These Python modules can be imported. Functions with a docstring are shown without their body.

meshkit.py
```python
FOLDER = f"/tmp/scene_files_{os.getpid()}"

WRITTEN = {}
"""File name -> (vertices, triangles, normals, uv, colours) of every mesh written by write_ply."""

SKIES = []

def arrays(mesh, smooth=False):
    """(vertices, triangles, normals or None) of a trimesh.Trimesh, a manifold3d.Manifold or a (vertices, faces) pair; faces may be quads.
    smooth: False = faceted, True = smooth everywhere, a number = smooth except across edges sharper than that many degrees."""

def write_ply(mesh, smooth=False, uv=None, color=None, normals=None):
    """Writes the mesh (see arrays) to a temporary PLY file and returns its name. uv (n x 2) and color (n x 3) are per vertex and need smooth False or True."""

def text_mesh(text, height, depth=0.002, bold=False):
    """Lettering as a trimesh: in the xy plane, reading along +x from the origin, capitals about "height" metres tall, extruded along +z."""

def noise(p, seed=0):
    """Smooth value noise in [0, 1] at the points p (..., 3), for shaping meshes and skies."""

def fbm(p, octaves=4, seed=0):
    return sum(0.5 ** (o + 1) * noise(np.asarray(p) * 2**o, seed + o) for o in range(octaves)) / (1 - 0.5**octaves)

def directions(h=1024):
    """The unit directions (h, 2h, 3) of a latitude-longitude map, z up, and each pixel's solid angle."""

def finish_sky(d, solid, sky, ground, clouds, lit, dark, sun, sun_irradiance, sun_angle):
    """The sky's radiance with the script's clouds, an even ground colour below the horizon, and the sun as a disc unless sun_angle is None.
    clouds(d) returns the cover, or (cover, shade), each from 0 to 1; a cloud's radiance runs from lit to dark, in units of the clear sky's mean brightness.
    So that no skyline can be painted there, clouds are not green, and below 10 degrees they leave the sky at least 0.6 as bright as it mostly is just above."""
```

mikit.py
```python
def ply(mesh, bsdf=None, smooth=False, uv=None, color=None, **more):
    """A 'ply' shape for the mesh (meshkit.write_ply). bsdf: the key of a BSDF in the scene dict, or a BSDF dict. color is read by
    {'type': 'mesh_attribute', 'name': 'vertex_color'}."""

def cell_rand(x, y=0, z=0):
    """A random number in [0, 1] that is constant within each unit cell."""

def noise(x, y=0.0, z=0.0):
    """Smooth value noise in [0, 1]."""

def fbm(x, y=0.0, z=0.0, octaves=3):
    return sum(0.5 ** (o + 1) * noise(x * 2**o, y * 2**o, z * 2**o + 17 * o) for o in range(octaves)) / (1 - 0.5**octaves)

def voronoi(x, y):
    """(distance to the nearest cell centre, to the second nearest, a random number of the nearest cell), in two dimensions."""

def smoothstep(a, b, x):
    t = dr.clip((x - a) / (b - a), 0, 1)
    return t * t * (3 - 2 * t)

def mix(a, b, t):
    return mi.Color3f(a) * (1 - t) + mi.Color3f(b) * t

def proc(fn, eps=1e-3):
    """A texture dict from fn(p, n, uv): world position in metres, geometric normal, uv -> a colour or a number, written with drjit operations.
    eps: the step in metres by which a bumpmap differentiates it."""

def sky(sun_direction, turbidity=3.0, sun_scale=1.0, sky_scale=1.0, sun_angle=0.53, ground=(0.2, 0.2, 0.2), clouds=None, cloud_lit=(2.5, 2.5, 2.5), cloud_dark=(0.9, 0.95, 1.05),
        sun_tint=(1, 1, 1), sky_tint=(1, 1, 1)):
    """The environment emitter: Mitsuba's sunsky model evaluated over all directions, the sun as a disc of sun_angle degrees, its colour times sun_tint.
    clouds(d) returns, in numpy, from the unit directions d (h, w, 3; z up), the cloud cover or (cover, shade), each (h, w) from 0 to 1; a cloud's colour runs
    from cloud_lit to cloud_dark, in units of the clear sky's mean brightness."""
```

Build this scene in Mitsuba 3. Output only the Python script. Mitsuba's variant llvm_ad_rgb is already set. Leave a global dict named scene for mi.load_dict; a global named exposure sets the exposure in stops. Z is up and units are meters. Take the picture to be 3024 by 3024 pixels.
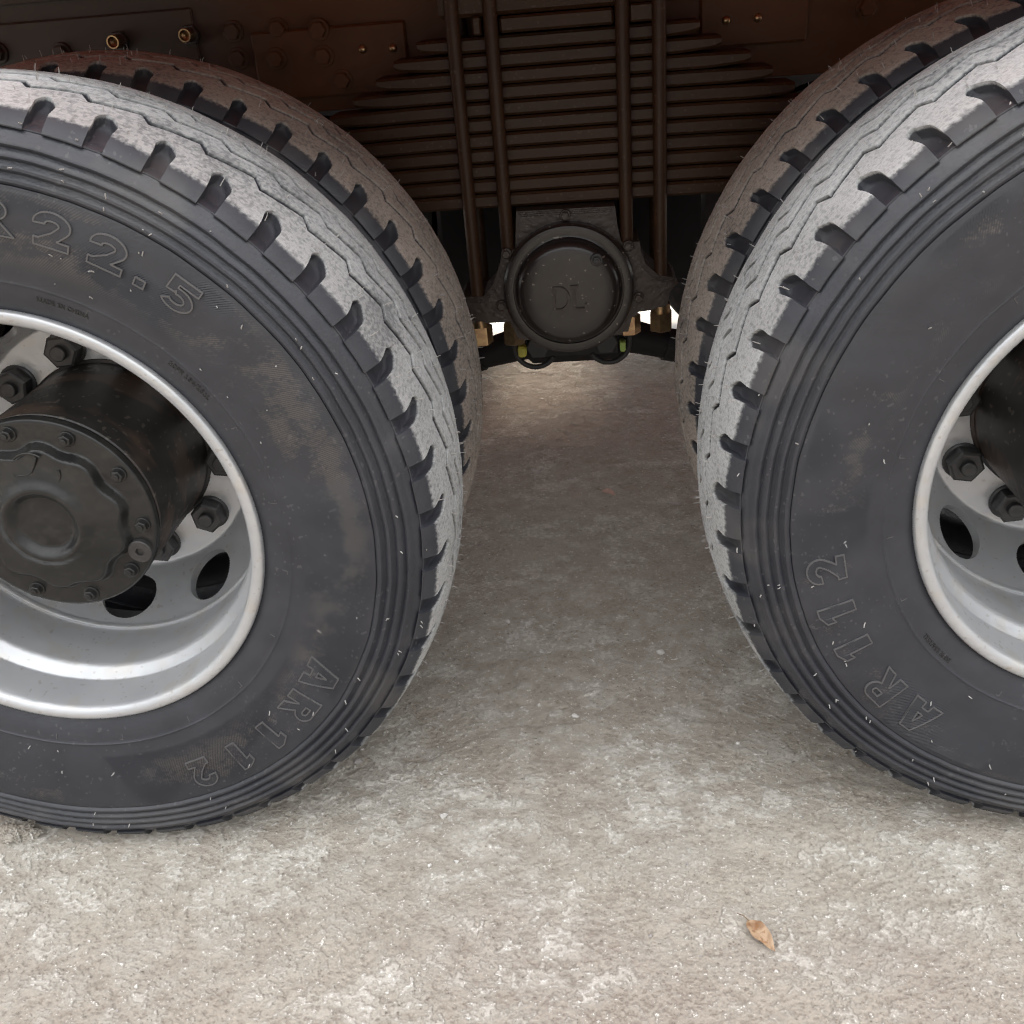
import math, random, numpy as np, trimesh, drjit as dr, mitsuba as mi, mikit, meshkit
import manifold3d as m3
from shapely.geometry import Polygon, LineString, Point, box as sbox
from shapely.ops import unary_union
from shapely import affinity
from mikit import noise, fbm, smoothstep, mix, voronoi, cell_rand

T = mi.ScalarTransform4f
rng = random.Random(7)
npr = np.random.default_rng(11)
scene, labels = {}, {}

# ------------------------------------------------------------------ camera, sky, exposure
CAM = np.array([0.02374, -1.21244, 1.11125])
FWD = np.array([-0.085235, 0.880386, -0.466535])
UP = np.array([0.040272, 0.4709, 0.881267])
scene['camera'] = {'type': 'perspective', 'fov': 54.36, 'fov_axis': 'x', 'near_clip': 0.05, 'far_clip': 900.0,
                   'to_world': T().look_at(origin=CAM.tolist(), target=(CAM + FWD).tolist(), up=UP.tolist())}
exposure = 3.40


def overcast(d):
    """even cloud deck, brightest overhead as overcast skies are"""
    return np.ones(d.shape[:2]), np.clip(1 - d[..., 2], 0, 1) ** 0.85


scene['sky'] = mikit.sky([0.20, 0.45, 0.87], turbidity=4, sun_scale=0.16, sun_angle=18, clouds=overcast,
                         cloud_lit=(3.3, 3.32, 3.35), cloud_dark=(0.50, 0.50, 0.50))
labels['sky'] = {'label': 'bright overcast sky lighting the yard, outside the frame', 'category': 'sky', 'kind': 'structure'}

# ------------------------------------------------------------------ numbers of the truck
S = 1.406            # axle spacing
CZ = 0.53            # wheel centre height (loaded)
R = 0.5425           # unloaded tyre radius
DUAL = 0.344         # spacing of the twin tyres
HW, DROP = 0.119, 0.0163
YC = 1.10            # centre plane of the truck
AX = (-S / 2, S / 2)
TRUCK = 'truck'


def tread_r(y):
    return R - DROP * (np.abs(y) / HW) ** 2


# ------------------------------------------------------------------ helpers
_used = {}


def key(base):
    k = _used.get(base, 0)
    _used[base] = k + 1
    return base if k == 0 else f'{base}_{k:03d}'


def add(base, mesh, bsdf, smooth=30, label=None, cat=None, group=None, kind=None, **more):
    k = key(base)
    scene[k] = mikit.ply(mesh, bsdf, smooth=smooth, **more) if not isinstance(mesh, dict) else {**mesh, **more}
    tag(k, label, cat, group, kind)
    return k


def tag(k, label=None, cat=None, group=None, kind=None):
    d = {a: b for a, b in (('label', label), ('category', cat), ('group', group), ('kind', kind)) if b}
    if d:
        labels[k] = d


def cat_(ms):
    return trimesh.util.concatenate(ms)


def lathe(prof, n=160, closed=False):
    """revolve [(y, r)] about the y axis; facing follows the order of the points"""
    p = np.array(prof, float)
    a = np.linspace(0, 2 * np.pi, n, endpoint=False)
    v = np.stack([np.outer(np.cos(a), p[:, 1]), np.repeat(p[None, :, 0], n, 0), np.outer(np.sin(a), p[:, 1])], -1).reshape(-1, 3)
    m = len(p)
    i, j = np.meshgrid(np.arange(n), np.arange(m if closed else m - 1), indexing='ij')
    i, j = i.ravel(), j.ravel()
    i2, j2 = (i + 1) % n, (j + 1) % m
    q = np.stack([i * m + j, i2 * m + j, i2 * m + j2, i * m + j2], -1)
    f = np.vstack([q[:, [0, 1, 2]], q[:, [0, 2, 3]]])
    return trimesh.Trimesh(v, f, process=False)


def man(mesh):
    mm = m3.Mesh(np.asarray(mesh.vertices, np.float32), np.asarray(mesh.faces, np.uint32))
    return m3.Manifold(mm)


def tri(man_):
    mm = man_.to_mesh()
    return trimesh.Trimesh(np.array(mm.vert_properties[:, :3], float), np.array(mm.tri_verts), process=False)


def hull_box(x0, x1, y0, y1, z0, z1, b=0.003):
    """box with bevelled edges"""
    pts = []
    for x, sx in ((x0, 1), (x1, -1)):
        for y, sy in ((y0, 1), (y1, -1)):
            for z, sz in ((z0, 1), (z1, -1)):
                pts += [(x, y + sy * b, z + sz * b), (x + sx * b, y, z + sz * b), (x + sx * b, y + sy * b, z)]
    return trimesh.convex.convex_hull(np.array(pts))


def prism_y(poly, y0, y1, b=0.0):
    """shapely polygon in x-z extruded along y, front face at y0 chamfered by b"""
    parts = []
    for g in getattr(poly, 'geoms', [poly]):
        if b > 0:
            lo = man(trimesh.creation.extrude_polygon(g, (y1 - y0) - b, engine='earcut').apply_translation([0, 0, b]))
            ms = [lo]
            for k in range(1, 4):
                s = g.buffer(-b * k / 3.0, join_style=2)
                for gg in getattr(s, 'geoms', [s]):
                    if gg.area > 0:
                        ms.append(man(trimesh.creation.extrude_polygon(gg, (y1 - y0) - b * (1 - k / 3.0) - 1e-4, engine='earcut').apply_translation([0, 0, b * (1 - k / 3.0)])))
            mm = ms[0]
            for q in ms[1:]:
                mm = mm + q
            t = tri(mm)
        else:
            t = trimesh.creation.extrude_polygon(g, y1 - y0, engine='earcut')
        v = np.array(t.vertices)
        parts.append(trimesh.Trimesh(np.stack([v[:, 0], y0 + v[:, 2], v[:, 1]], -1), np.array(t.faces)[:, ::-1], process=False))
    return cat_(parts)


def tube(pts, rad, sides=14, cap=True):
    p = np.asarray(pts, float)
    rad = np.broadcast_to(rad, (len(p),))
    t = np.gradient(p, axis=0)
    t /= np.linalg.norm(t, axis=1, keepdims=True)
    a = np.cross(t[0], [0.13, 0.31, 0.94] if abs(t[0][2]) < 0.9 else [1, 0.1, 0])
    vs = []
    for k in range(len(p)):
        a = a - t[k] * (a @ t[k])
        a /= np.linalg.norm(a)
        b = np.cross(t[k], a)
        ang = np.arange(sides) * 2 * np.pi / sides
        vs.append(p[k] + rad[k] * (np.cos(ang)[:, None] * a + np.sin(ang)[:, None] * b))
    v = np.vstack(vs)
    i, j = np.meshgrid(np.arange(len(p) - 1), np.arange(sides), indexing='ij')
    i, j = i.ravel(), j.ravel()
    q = np.stack([i * sides + j, i * sides + (j + 1) % sides, (i + 1) * sides + (j + 1) % sides, (i + 1) * sides + j], -1)
    f = [q[:, [0, 1, 2]], q[:, [0, 2, 3]]]
    if cap:
        n = len(v)
        v = np.vstack([v, p[:1], p[-1:]])
        j = np.arange(sides)
        f += [np.stack([(j + 1) % sides, j, j * 0 + n], -1), np.stack([n - 2 * 0 - sides + j, n - sides + (j + 1) % sides, j * 0 + n + 1], -1)]
    return trimesh.Trimesh(v, np.vstack(f), process=False)


def hexprism(r, y0, y1, b=0.002, n=6, rot=0.0):
    a = np.arange(n) * 2 * np.pi / n + rot
    pts = []
    for y, rr in ((y0, r - b), (y0 + b * 0.6, r), (y1, r)):
        pts += [(rr * math.cos(t), y, rr * math.sin(t)) for t in a]
    return trimesh.convex.convex_hull(np.array(pts))


def cyl_y(r, y0, y1, b=0.001, n=24):
    return hexprism(r, y0, y1, b, n)


# ------------------------------------------------------------------ materials
def pr(color, rough=0.5, metal=0.0, spec=0.5, **k):
    c = color if isinstance(color, dict) else {'type': 'rgb', 'value': list(color)}
    r = rough if isinstance(rough, dict) else float(rough)
    return {'type': 'twosided', 'bsdf': {'type': 'principled', 'base_color': c, 'roughness': r, 'metallic': float(metal), 'specular': float(spec), **k}}


def bump(fn, scale, inner, eps=1e-3):
    return {'type': 'twosided', 'bsdf': {'type': 'bumpmap', 'arbitrary': mikit.proc(fn, eps), 'scale': float(scale), 'bsdf': inner['bsdf'] if inner['type'] == 'twosided' else inner}}


def wheel_coords(p):
    xc = dr.select(p.x > 0, mi.Float(S / 2), mi.Float(-S / 2))
    dx, dz = p.x - xc, p.z - CZ
    r = dr.sqrt(dx * dx + dz * dz)
    yl = p.y - dr.select(p.y > 0.172, mi.Float(DUAL), mi.Float(0.0))
    return dx, dz, r, yl


def rubber_color(p, n, uv):
    dx, dz, r, yl = wheel_coords(p)
    rt = R - DROP * dr.square(yl / HW)
    th = dr.atan2(dz, dx)
    big = fbm(p.x * 9, p.y * 9, p.z * 9, 3)
    fine = fbm(p.x * 260, p.y * 260, p.z * 260, 2)
    edge = 0.006 * (big - 0.5) + 0.004 * (fine - 0.5)
    tread = smoothstep(-0.0050, -0.0014, r - rt + 0.002 * (fine - 0.5)) * smoothstep(0.1250, 0.1190, dr.abs(yl) - edge)
    scr = fbm(th * 26.0 + 7, yl * 900.0, r * 30.0, 2)
    dust = mix((0.185, 0.189, 0.190), (0.375, 0.382, 0.382), smoothstep(0.28, 0.72, 0.35 * big + 0.50 * fine + 0.15 * scr))
    dust = mix(dust, (0.16, 0.156, 0.15), smoothstep(0.60, 0.78, fine) * 0.45)
    worn = smoothstep(0.20, 0.42, big + 0.25 * (fine - 0.5))
    # sidewall: charcoal rubber with bloom and brown mud films
    sw = mix((0.0170, 0.0185, 0.0240), (0.0310, 0.0330, 0.0410), fbm(p.x * 22 + 3, p.y * 22, p.z * 22, 3))
    n2 = fbm(th * 2.6 + p.y * 4.0 + 0.7, r * 26.0, dr.select(p.x > 0, mi.Float(3.3), mi.Float(9.1)), 4)
    n3 = fbm(p.x * 55, p.y * 55, p.z * 55, 3)
    n4 = fbm(p.x * 330, p.y * 330, p.z * 330, 2)
    mud = smoothstep(0.52, 0.74, n2 + 0.55 * (n3 - 0.5) + 0.30 * (n4 - 0.5)) * smoothstep(0.352, 0.385, r) * smoothstep(0.452, 0.432, r)
    rip = 0.5 + 0.5 * dr.sin(th * 800.0 + r * 1600.0)
    sw = mix(sw, (0.19, 0.155, 0.122), (0.05 + 0.26 * rip * rip) * mud)
    film = smoothstep(0.48, 0.68, fbm(p.x * 14 + 40, p.y * 9, p.z * 14, 3)) * smoothstep(0.42, 0.50, r)
    sw = mix(sw, (0.10, 0.093, 0.086), 0.26 * film)
    scuff = smoothstep(0.72, 0.80, fbm(p.x * 210 + p.z * 60, p.y * 120, p.z * 150 - p.x * 60, 2)) * smoothstep(0.45, 0.62, fbm(p.x * 8, p.y * 8 + 30, p.z * 8, 2))
    sw = mix(sw, (0.20, 0.195, 0.19), 0.13 * scuff)
    dust = dust * dr.select(p.y > 0.172, mi.Color3f(0.88, 0.76, 0.67), mi.Color3f(1.0, 1.0, 1.0))   # inner tyre dust tinted darker brown in place of dim warm light
    return mix(sw, dust, tread * (0.66 + 0.34 * worn))


def rubber_rough(p, n, uv):
    dx, dz, r, yl = wheel_coords(p)
    return 0.36 + 0.16 * fbm(p.x * 40, p.y * 40, p.z * 40, 2) + 0.25 * smoothstep(0.505, 0.525, r)


def rubber_bump(p, n, uv):
    dx, dz, r, yl = wheel_coords(p)
    th = dr.atan2(dz, dx)
    band = smoothstep(0.352, 0.362, r) * smoothstep(0.447, 0.441, r)
    ang = smoothstep(0.46, 0.56, fbm(th * 3.0 + 5.0 * p.y, r * 9.0, 0.0, 2))
    rip = 0.5 + 0.5 * dr.sin(th * 800.0 + r * 1600.0)
    grain = fbm(p.x * 420, p.y * 420, p.z * 420, 2)
    lump = fbm(p.x * 30, p.y * 30, p.z * 30, 2)
    return 1.0 * rip * band * ang + 0.45 * grain + 1.2 * lump


scene['rubber'] = bump(rubber_bump, 0.0009, pr(mikit.proc(rubber_color), mikit.proc(rubber_rough), 0, 0.5), 4e-4)
scene['rubber_edge'] = pr((0.078, 0.077, 0.080), 0.42)
scene['rubber_small_text'] = pr((0.014, 0.014, 0.015), 0.5)
scene['rubber_whisker'] = pr((0.30, 0.29, 0.28), 0.5)


def silver_color(p, n, uv):
    b = fbm(p.x * 16, p.y * 16, p.z * 16, 4)
    s = smoothstep(0.73, 0.80, fbm(p.x * 150, p.y * 150, p.z * 150, 2))
    c = mix((0.42, 0.43, 0.445), (0.51, 0.52, 0.53), b)
    c = mix(c, (0.46, 0.42, 0.36), 0.3 * smoothstep(0.52, 0.72, fbm(p.x * 34 + 5, p.y * 34, p.z * 34, 4)))
    return mix(c, (0.30, 0.27, 0.24), 0.4 * s)


scene['silver_paint'] = bump(lambda p, n, uv: fbm(p.x * 90, p.y * 90, p.z * 90, 2), 0.0006,
                             pr(mikit.proc(silver_color), 0.38, 0.55, 0.5))


def hub_color(p, n, uv):
    b = fbm(p.x * 20, p.y * 34, p.z * 20, 4)
    c = mix((0.010, 0.009, 0.009), (0.030, 0.027, 0.025), b)
    rust = smoothstep(0.50, 0.68, fbm(p.x * 11 + 3, p.y * 26, p.z * 11, 4))
    c = mix(c, (0.080, 0.050, 0.034), 0.55 * rust)
    sp = smoothstep(0.70, 0.78, fbm(p.x * 130, p.y * 130, p.z * 130, 2))
    return mix(c, (0.12, 0.105, 0.09), 0.4 * sp)


scene['hub_paint'] = pr(mikit.proc(hub_color), 0.42)


def cap_color(p, n, uv):
    b = fbm(p.x * 26, p.y * 26, p.z * 26, 4)
    c = mix((0.009, 0.0095, 0.010), (0.023, 0.023, 0.0225), b)
    d = smoothstep(0.55, 0.72, fbm(p.x * 60 + 9, p.y * 60, p.z * 60, 3))
    return mix(c, (0.05, 0.048, 0.044), 0.16 * d)


scene['cap_paint'] = bump(lambda p, n, uv: fbm(p.x * 110, p.y * 110, p.z * 110, 2), 0.0005, pr(mikit.proc(cap_color), 0.22, 0, 0.35))
scene['black_steel'] = pr(mikit.proc(lambda p, n, uv: mix((0.012, 0.012, 0.013), (0.045, 0.043, 0.042), fbm(p.x * 90, p.y * 90, p.z * 90, 3))), 0.4)


def rail_color(p, n, uv):
    b = fbm(p.x * 9, p.y * 9, p.z * 12, 4)
    c = mix((0.062, 0.026, 0.010), (0.105, 0.043, 0.017), b)  # lighter and redder: warm light under the truck put into the paint
    return mix(c, (0.050, 0.045, 0.041), smoothstep(-0.45, -0.75, p.x))  # left end without the painted warm light, neutral grey


scene['warm_lit_rail_paint'] = pr(mikit.proc(rail_color), 0.55, 0, 0.3)


def chassis_color(p, n, uv):
    b = fbm(p.x * 14, p.y * 14, p.z * 22, 4)
    c = mix((0.027, 0.0125, 0.006), (0.048, 0.0225, 0.0105), b)  # browned so the colour carries the warm glow under the truck
    sp = smoothstep(0.72, 0.80, fbm(p.x * 170, p.y * 170, p.z * 170, 2))
    return mix(c, (0.12, 0.09, 0.07), 0.22 * sp)


scene['warm_lit_chassis_paint'] = pr(mikit.proc(chassis_color), 0.5, 0, 0.3)
scene['saddle_paint'] = bump(lambda p, n, uv: fbm(p.x * 160, p.y * 160, p.z * 160, 2), 0.0012, pr(mikit.proc(lambda p, n, uv: mix(mix((0.022, 0.015, 0.012), (0.040, 0.027, 0.021), fbm(p.x * 24, p.y * 24, p.z * 24, 3)), (0.18, 0.15, 0.13), 0.35 * smoothstep(0.74, 0.80, fbm(p.x * 190, p.y * 190, p.z * 190, 2)))), 0.42))
scene['gloss_black'] = pr(mikit.proc(lambda p, n, uv: mix(mix((0.012, 0.010, 0.0095), (0.022, 0.018, 0.0165), fbm(p.x * 30, p.y * 30, p.z * 30, 3)), (0.25, 0.21, 0.18), 0.6 * smoothstep(0.76, 0.80, fbm(p.x * 150 + 5, p.y * 150, p.z * 150, 2)))), 0.28)
scene['matt_black'] = pr((0.014, 0.014, 0.015), 0.6)
scene['hose_rubber'] = pr((0.045, 0.045, 0.046), 0.5)


def zinc_color(p, n, uv):
    return mix((0.40, 0.29, 0.155), (0.31, 0.20, 0.12), smoothstep(0.35, 0.65, fbm(p.x * 120, p.y * 120, p.z * 120, 3)))


scene['yellow_zinc'] = pr(mikit.proc(zinc_color), 0.32, 0.9)
scene['yellow_plastic'] = pr((0.62, 0.60, 0.10), 0.4)
scene['green_plastic'] = pr((0.45, 0.66, 0.16), 0.4)


def red_paint(p, n, uv):
    return mix((0.68, 0.125, 0.032), (0.58, 0.10, 0.03), fbm(p.x * 5, p.y * 5, p.z * 5, 3))


scene['red_paint'] = pr(mikit.proc(red_paint), 0.4)


def ground_height(x, y):
    """shared by colour and relief: crust sheets over worn concrete"""
    w = fbm(x * 3.1, y * 3.1, 4.0, 3)
    a = fbm(x * 7.0 + 2.5 * w, y * 9.0 + 2.0 * w, 1.0, 4)
    return w, a


def ground_color(p, n, uv):
    x, y = p.x, p.y
    w, a = ground_height(x, y)
    m = fbm(x * 34, y * 42, 0.0, 4)
    f = fbm(x * 170, y * 200, 3.0, 3)
    g = fbm(x * 520, y * 600, 5.0, 2)
    c = mix((0.330, 0.296, 0.252), (0.390, 0.363, 0.318), smoothstep(0.3, 0.7, 0.4 * a + 0.6 * m))
    c = mix(c, (0.338, 0.296, 0.258), smoothstep(0.50, 0.70, fbm(x * 2.3 + 9, y * 2.3, 8.0, 3)) * 0.45)
    c = mix(c, (0.370, 0.335, 0.284), smoothstep(0.52, 0.70, fbm(x * 4.3 + 19, y * 4.3, 2.0, 3)) * 0.5)
    crust = smoothstep(0.53, 0.57, 0.42 * a + 0.38 * m + 0.20 * f)
    c = mix(c, (0.455, 0.430, 0.385), 0.20 * crust)
    flake = smoothstep(0.555, 0.61, 0.42 * m + 0.58 * f)
    c = mix(c, (0.58, 0.56, 0.52), 0.46 * flake * (0.40 + 0.60 * smoothstep(0.44, 0.60, a)))
    pit = smoothstep(0.40, 0.32, 0.60 * f + 0.40 * m)
    c = mix(c, (0.23, 0.19, 0.16), 0.36 * pit)
    crumb = smoothstep(0.70, 0.76, f * 0.55 + g * 0.45)
    c = mix(c, (0.68, 0.66, 0.63), 0.75 * crumb)
    dot = smoothstep(0.27, 0.20, f * 0.5 + g * 0.5)
    c = mix(c, (0.10, 0.085, 0.075), 0.6 * dot)
    return c * (0.86 + 0.28 * g)


def ground_bump(p, n, uv):
    x, y = p.x, p.y
    w, a = ground_height(x, y)
    m = fbm(x * 34, y * 42, 0.0, 4)
    f = fbm(x * 170, y * 200, 3.0, 3)
    crust = smoothstep(0.53, 0.57, 0.42 * a + 0.38 * m + 0.20 * f)
    flake = smoothstep(0.555, 0.61, 0.42 * m + 0.58 * f)
    pit = smoothstep(0.40, 0.32, 0.60 * f + 0.40 * m)
    return 0.55 * crust + 0.55 * flake - 0.45 * pit + 1.4 * m + 1.2 * f


scene['concrete'] = bump(ground_bump, 0.0026, pr(mikit.proc(ground_color), 0.85, 0, 0.3), 8e-4)


def leaf_color(p, n, uv):
    b = fbm(p.x * 70, p.y * 70, 1.0, 3)
    c = mix((0.27, 0.155, 0.085), (0.43, 0.305, 0.20), smoothstep(0.3, 0.7, b))
    return mix(c, (0.24, 0.11, 0.045), 0.6 * smoothstep(0.58, 0.70, fbm(p.x * 230, p.y * 230, 1.0, 2)))


scene['dry_leaf_skin'] = pr(mikit.proc(leaf_color), 0.5)
scene['pale_leaf_skin'] = pr((0.52, 0.36, 0.30), 0.6)
scene['leaf_stalk'] = pr((0.16, 0.10, 0.06), 0.6)
scene['pale_stone'] = pr(mikit.proc(lambda p, n, uv: mix((0.46, 0.44, 0.41), (0.68, 0.66, 0.63), fbm(p.x * 150, p.y * 150, p.z * 150, 2))), 0.8)
scene['grey_stone'] = pr(mikit.proc(lambda p, n, uv: mix((0.24, 0.22, 0.21), (0.40, 0.38, 0.37), fbm(p.x * 120, p.y * 120, p.z * 120, 3))), 0.85)


# ------------------------------------------------------------------ ground: one sheet, dense where the camera looks
def grid_axis(lo, hi, step, far):
    mid = np.arange(lo, hi + step / 2, step)
    out, d, x = [], step, hi
    while x < far:
        d *= 1.28
        x += d
        out.append(x)
    left, d, x = [], step, lo
    while x > -far:
        d *= 1.28
        x -= d
        left.append(x)
    return np.concatenate([left[::-1], mid, out])


gx, gy = grid_axis(-1.05, 1.0, 0.0042, 260.0), grid_axis(-0.62, 2.6, 0.0048, 260.0)
X, Y = np.meshgrid(gx, gy, indexing='ij')
P3 = np.stack([X, Y, X * 0], -1)
dense = np.exp(-np.maximum(0, np.hypot(X, Y - 1) - 2.6) ** 2 / 2.0)
H = (meshkit.fbm(P3 * [3.0, 3.4, 1], 3, 1) - 0.5) * 0.014 + (meshkit.fbm(P3 * [16, 19, 1], 4, 2) - 0.5) * 0.0070 + (meshkit.fbm(P3 * [75, 85, 1], 2, 3) - 0.5) * 0.0022
step_ = np.clip((meshkit.fbm(P3 * [5.5, 7.5, 1], 4, 9) - 0.50) / 0.02, 0, 1)
H += step_ * 0.0030
for ax in AX:      # pressed flat where the tyres stand
    for yc in (0.0, DUAL, 2 * YC - DUAL, 2 * YC):
        dd = np.maximum(np.abs(X - ax) / 0.16, np.abs(Y - yc) / 0.15)
        k = np.clip(1.9 - dd, 0, 1)
        H = H * (1 - k) - 0.0015 * k
H = H * dense - 0.0015
nx, ny = X.shape
ii, jj = np.meshgrid(np.arange(nx - 1), np.arange(ny - 1), indexing='ij')
ii, jj = ii.ravel(), jj.ravel()
q = np.stack([ii * ny + jj, (ii + 1) * ny + jj, (ii + 1) * ny + jj + 1, ii * ny + jj + 1], -1)
gm = trimesh.Trimesh(np.stack([X, Y, H], -1).reshape(-1, 3), np.vstack([q[:, [0, 1, 2]], q[:, [0, 2, 3]]]), process=False)
add('ground', gm, 'concrete', smooth=True, label='rough worn grey-brown concrete yard with pale crust patches', cat='ground', kind='structure')


def gz(x, y):
    i = np.clip(np.searchsorted(gx, x), 1, nx - 1)
    j = np.clip(np.searchsorted(gy, y), 1, ny - 1)
    return float(H[i, j])


def lit_ground_color(p, n, uv):
    return mix((0.62, 0.60, 0.56), (0.76, 0.745, 0.71), fbm(p.x * 6, p.y * 6, 0.0, 4))  # brightness of the openly lit far ground put into the colour


scene['lit_ground_concrete'] = pr(mikit.proc(lit_ground_color), 0.85, 0, 0.3)
add('lit_ground_strip', trimesh.Trimesh(np.array([[-30, 2.10, .006], [30, 2.10, .006], [30, 9, .006], [-30, 9, .006]], float), np.array([[0, 1, 2], [0, 2, 3]]), process=False), 'lit_ground_concrete', smooth=False,
    label='added pale strip standing for brightly lit ground beyond the far side of the truck', cat='road', kind='structure')

# ------------------------------------------------------------------ tyre
QN = np.array([0, .028, .13, .30, .5, .70, .86, .968, 1.0])
QD = np.array([0, .84, .97, 1, 1, 1, .95, .78, 0])


LQ = np.array([0, .015, .12, .26, .40, .54, .68, .82, .94, .985])     # columns along the long leg of a zigzag
RQ = np.array([0, .08, .35, .65, .92])                                   # and along its short return
GROOVES = ((-.0520, -.054, .740, .0165), (-.0095, .150, .885, .0165), (.0310, .310, 1.080, .0180))   # y, start, end (in pitches), amplitude


RIDGES = (0.4555, 0.4680, 0.4805, 0.4925)
SW = [(-.110, .286), (-.121, .2965), (-.1275, .3065), (-.1325, .3165), (-.1360, .3265), (-.1380, .3340), (-.1388, .3372), (-.1403, .3384), (-.1404, .3398), (-.1398, .3412),
      (-.1412, .3470), (-.1438, .3590), (-.1470, .3760), (-.1497, .3950), (-.1513, .4130), (-.1517, .4280), (-.1510, .4400), (-.1500, .4472), (-.1492, .4495)]


def rib_base(r):
    return np.interp(r, [.4495, .470, .485, .498, .508], [-.1490, -.1468, -.1440, -.1405, -.1365])


for rr in RIDGES:
    for o, h in ((-.0056, -.0006), (-.0040, .0022), (-.0014, .0042), (.0014, .0040), (.0044, .0004)):
        SW.append((rib_base(rr + o) - h + .0008, rr + o))
SW += [(-.1388, .4995), (-.1350, .5035), (-.1322, .5060)]


def ysurf(r):
    a = np.array(SW)
    return np.interp(r, a[:, 1], a[:, 0])


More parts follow.
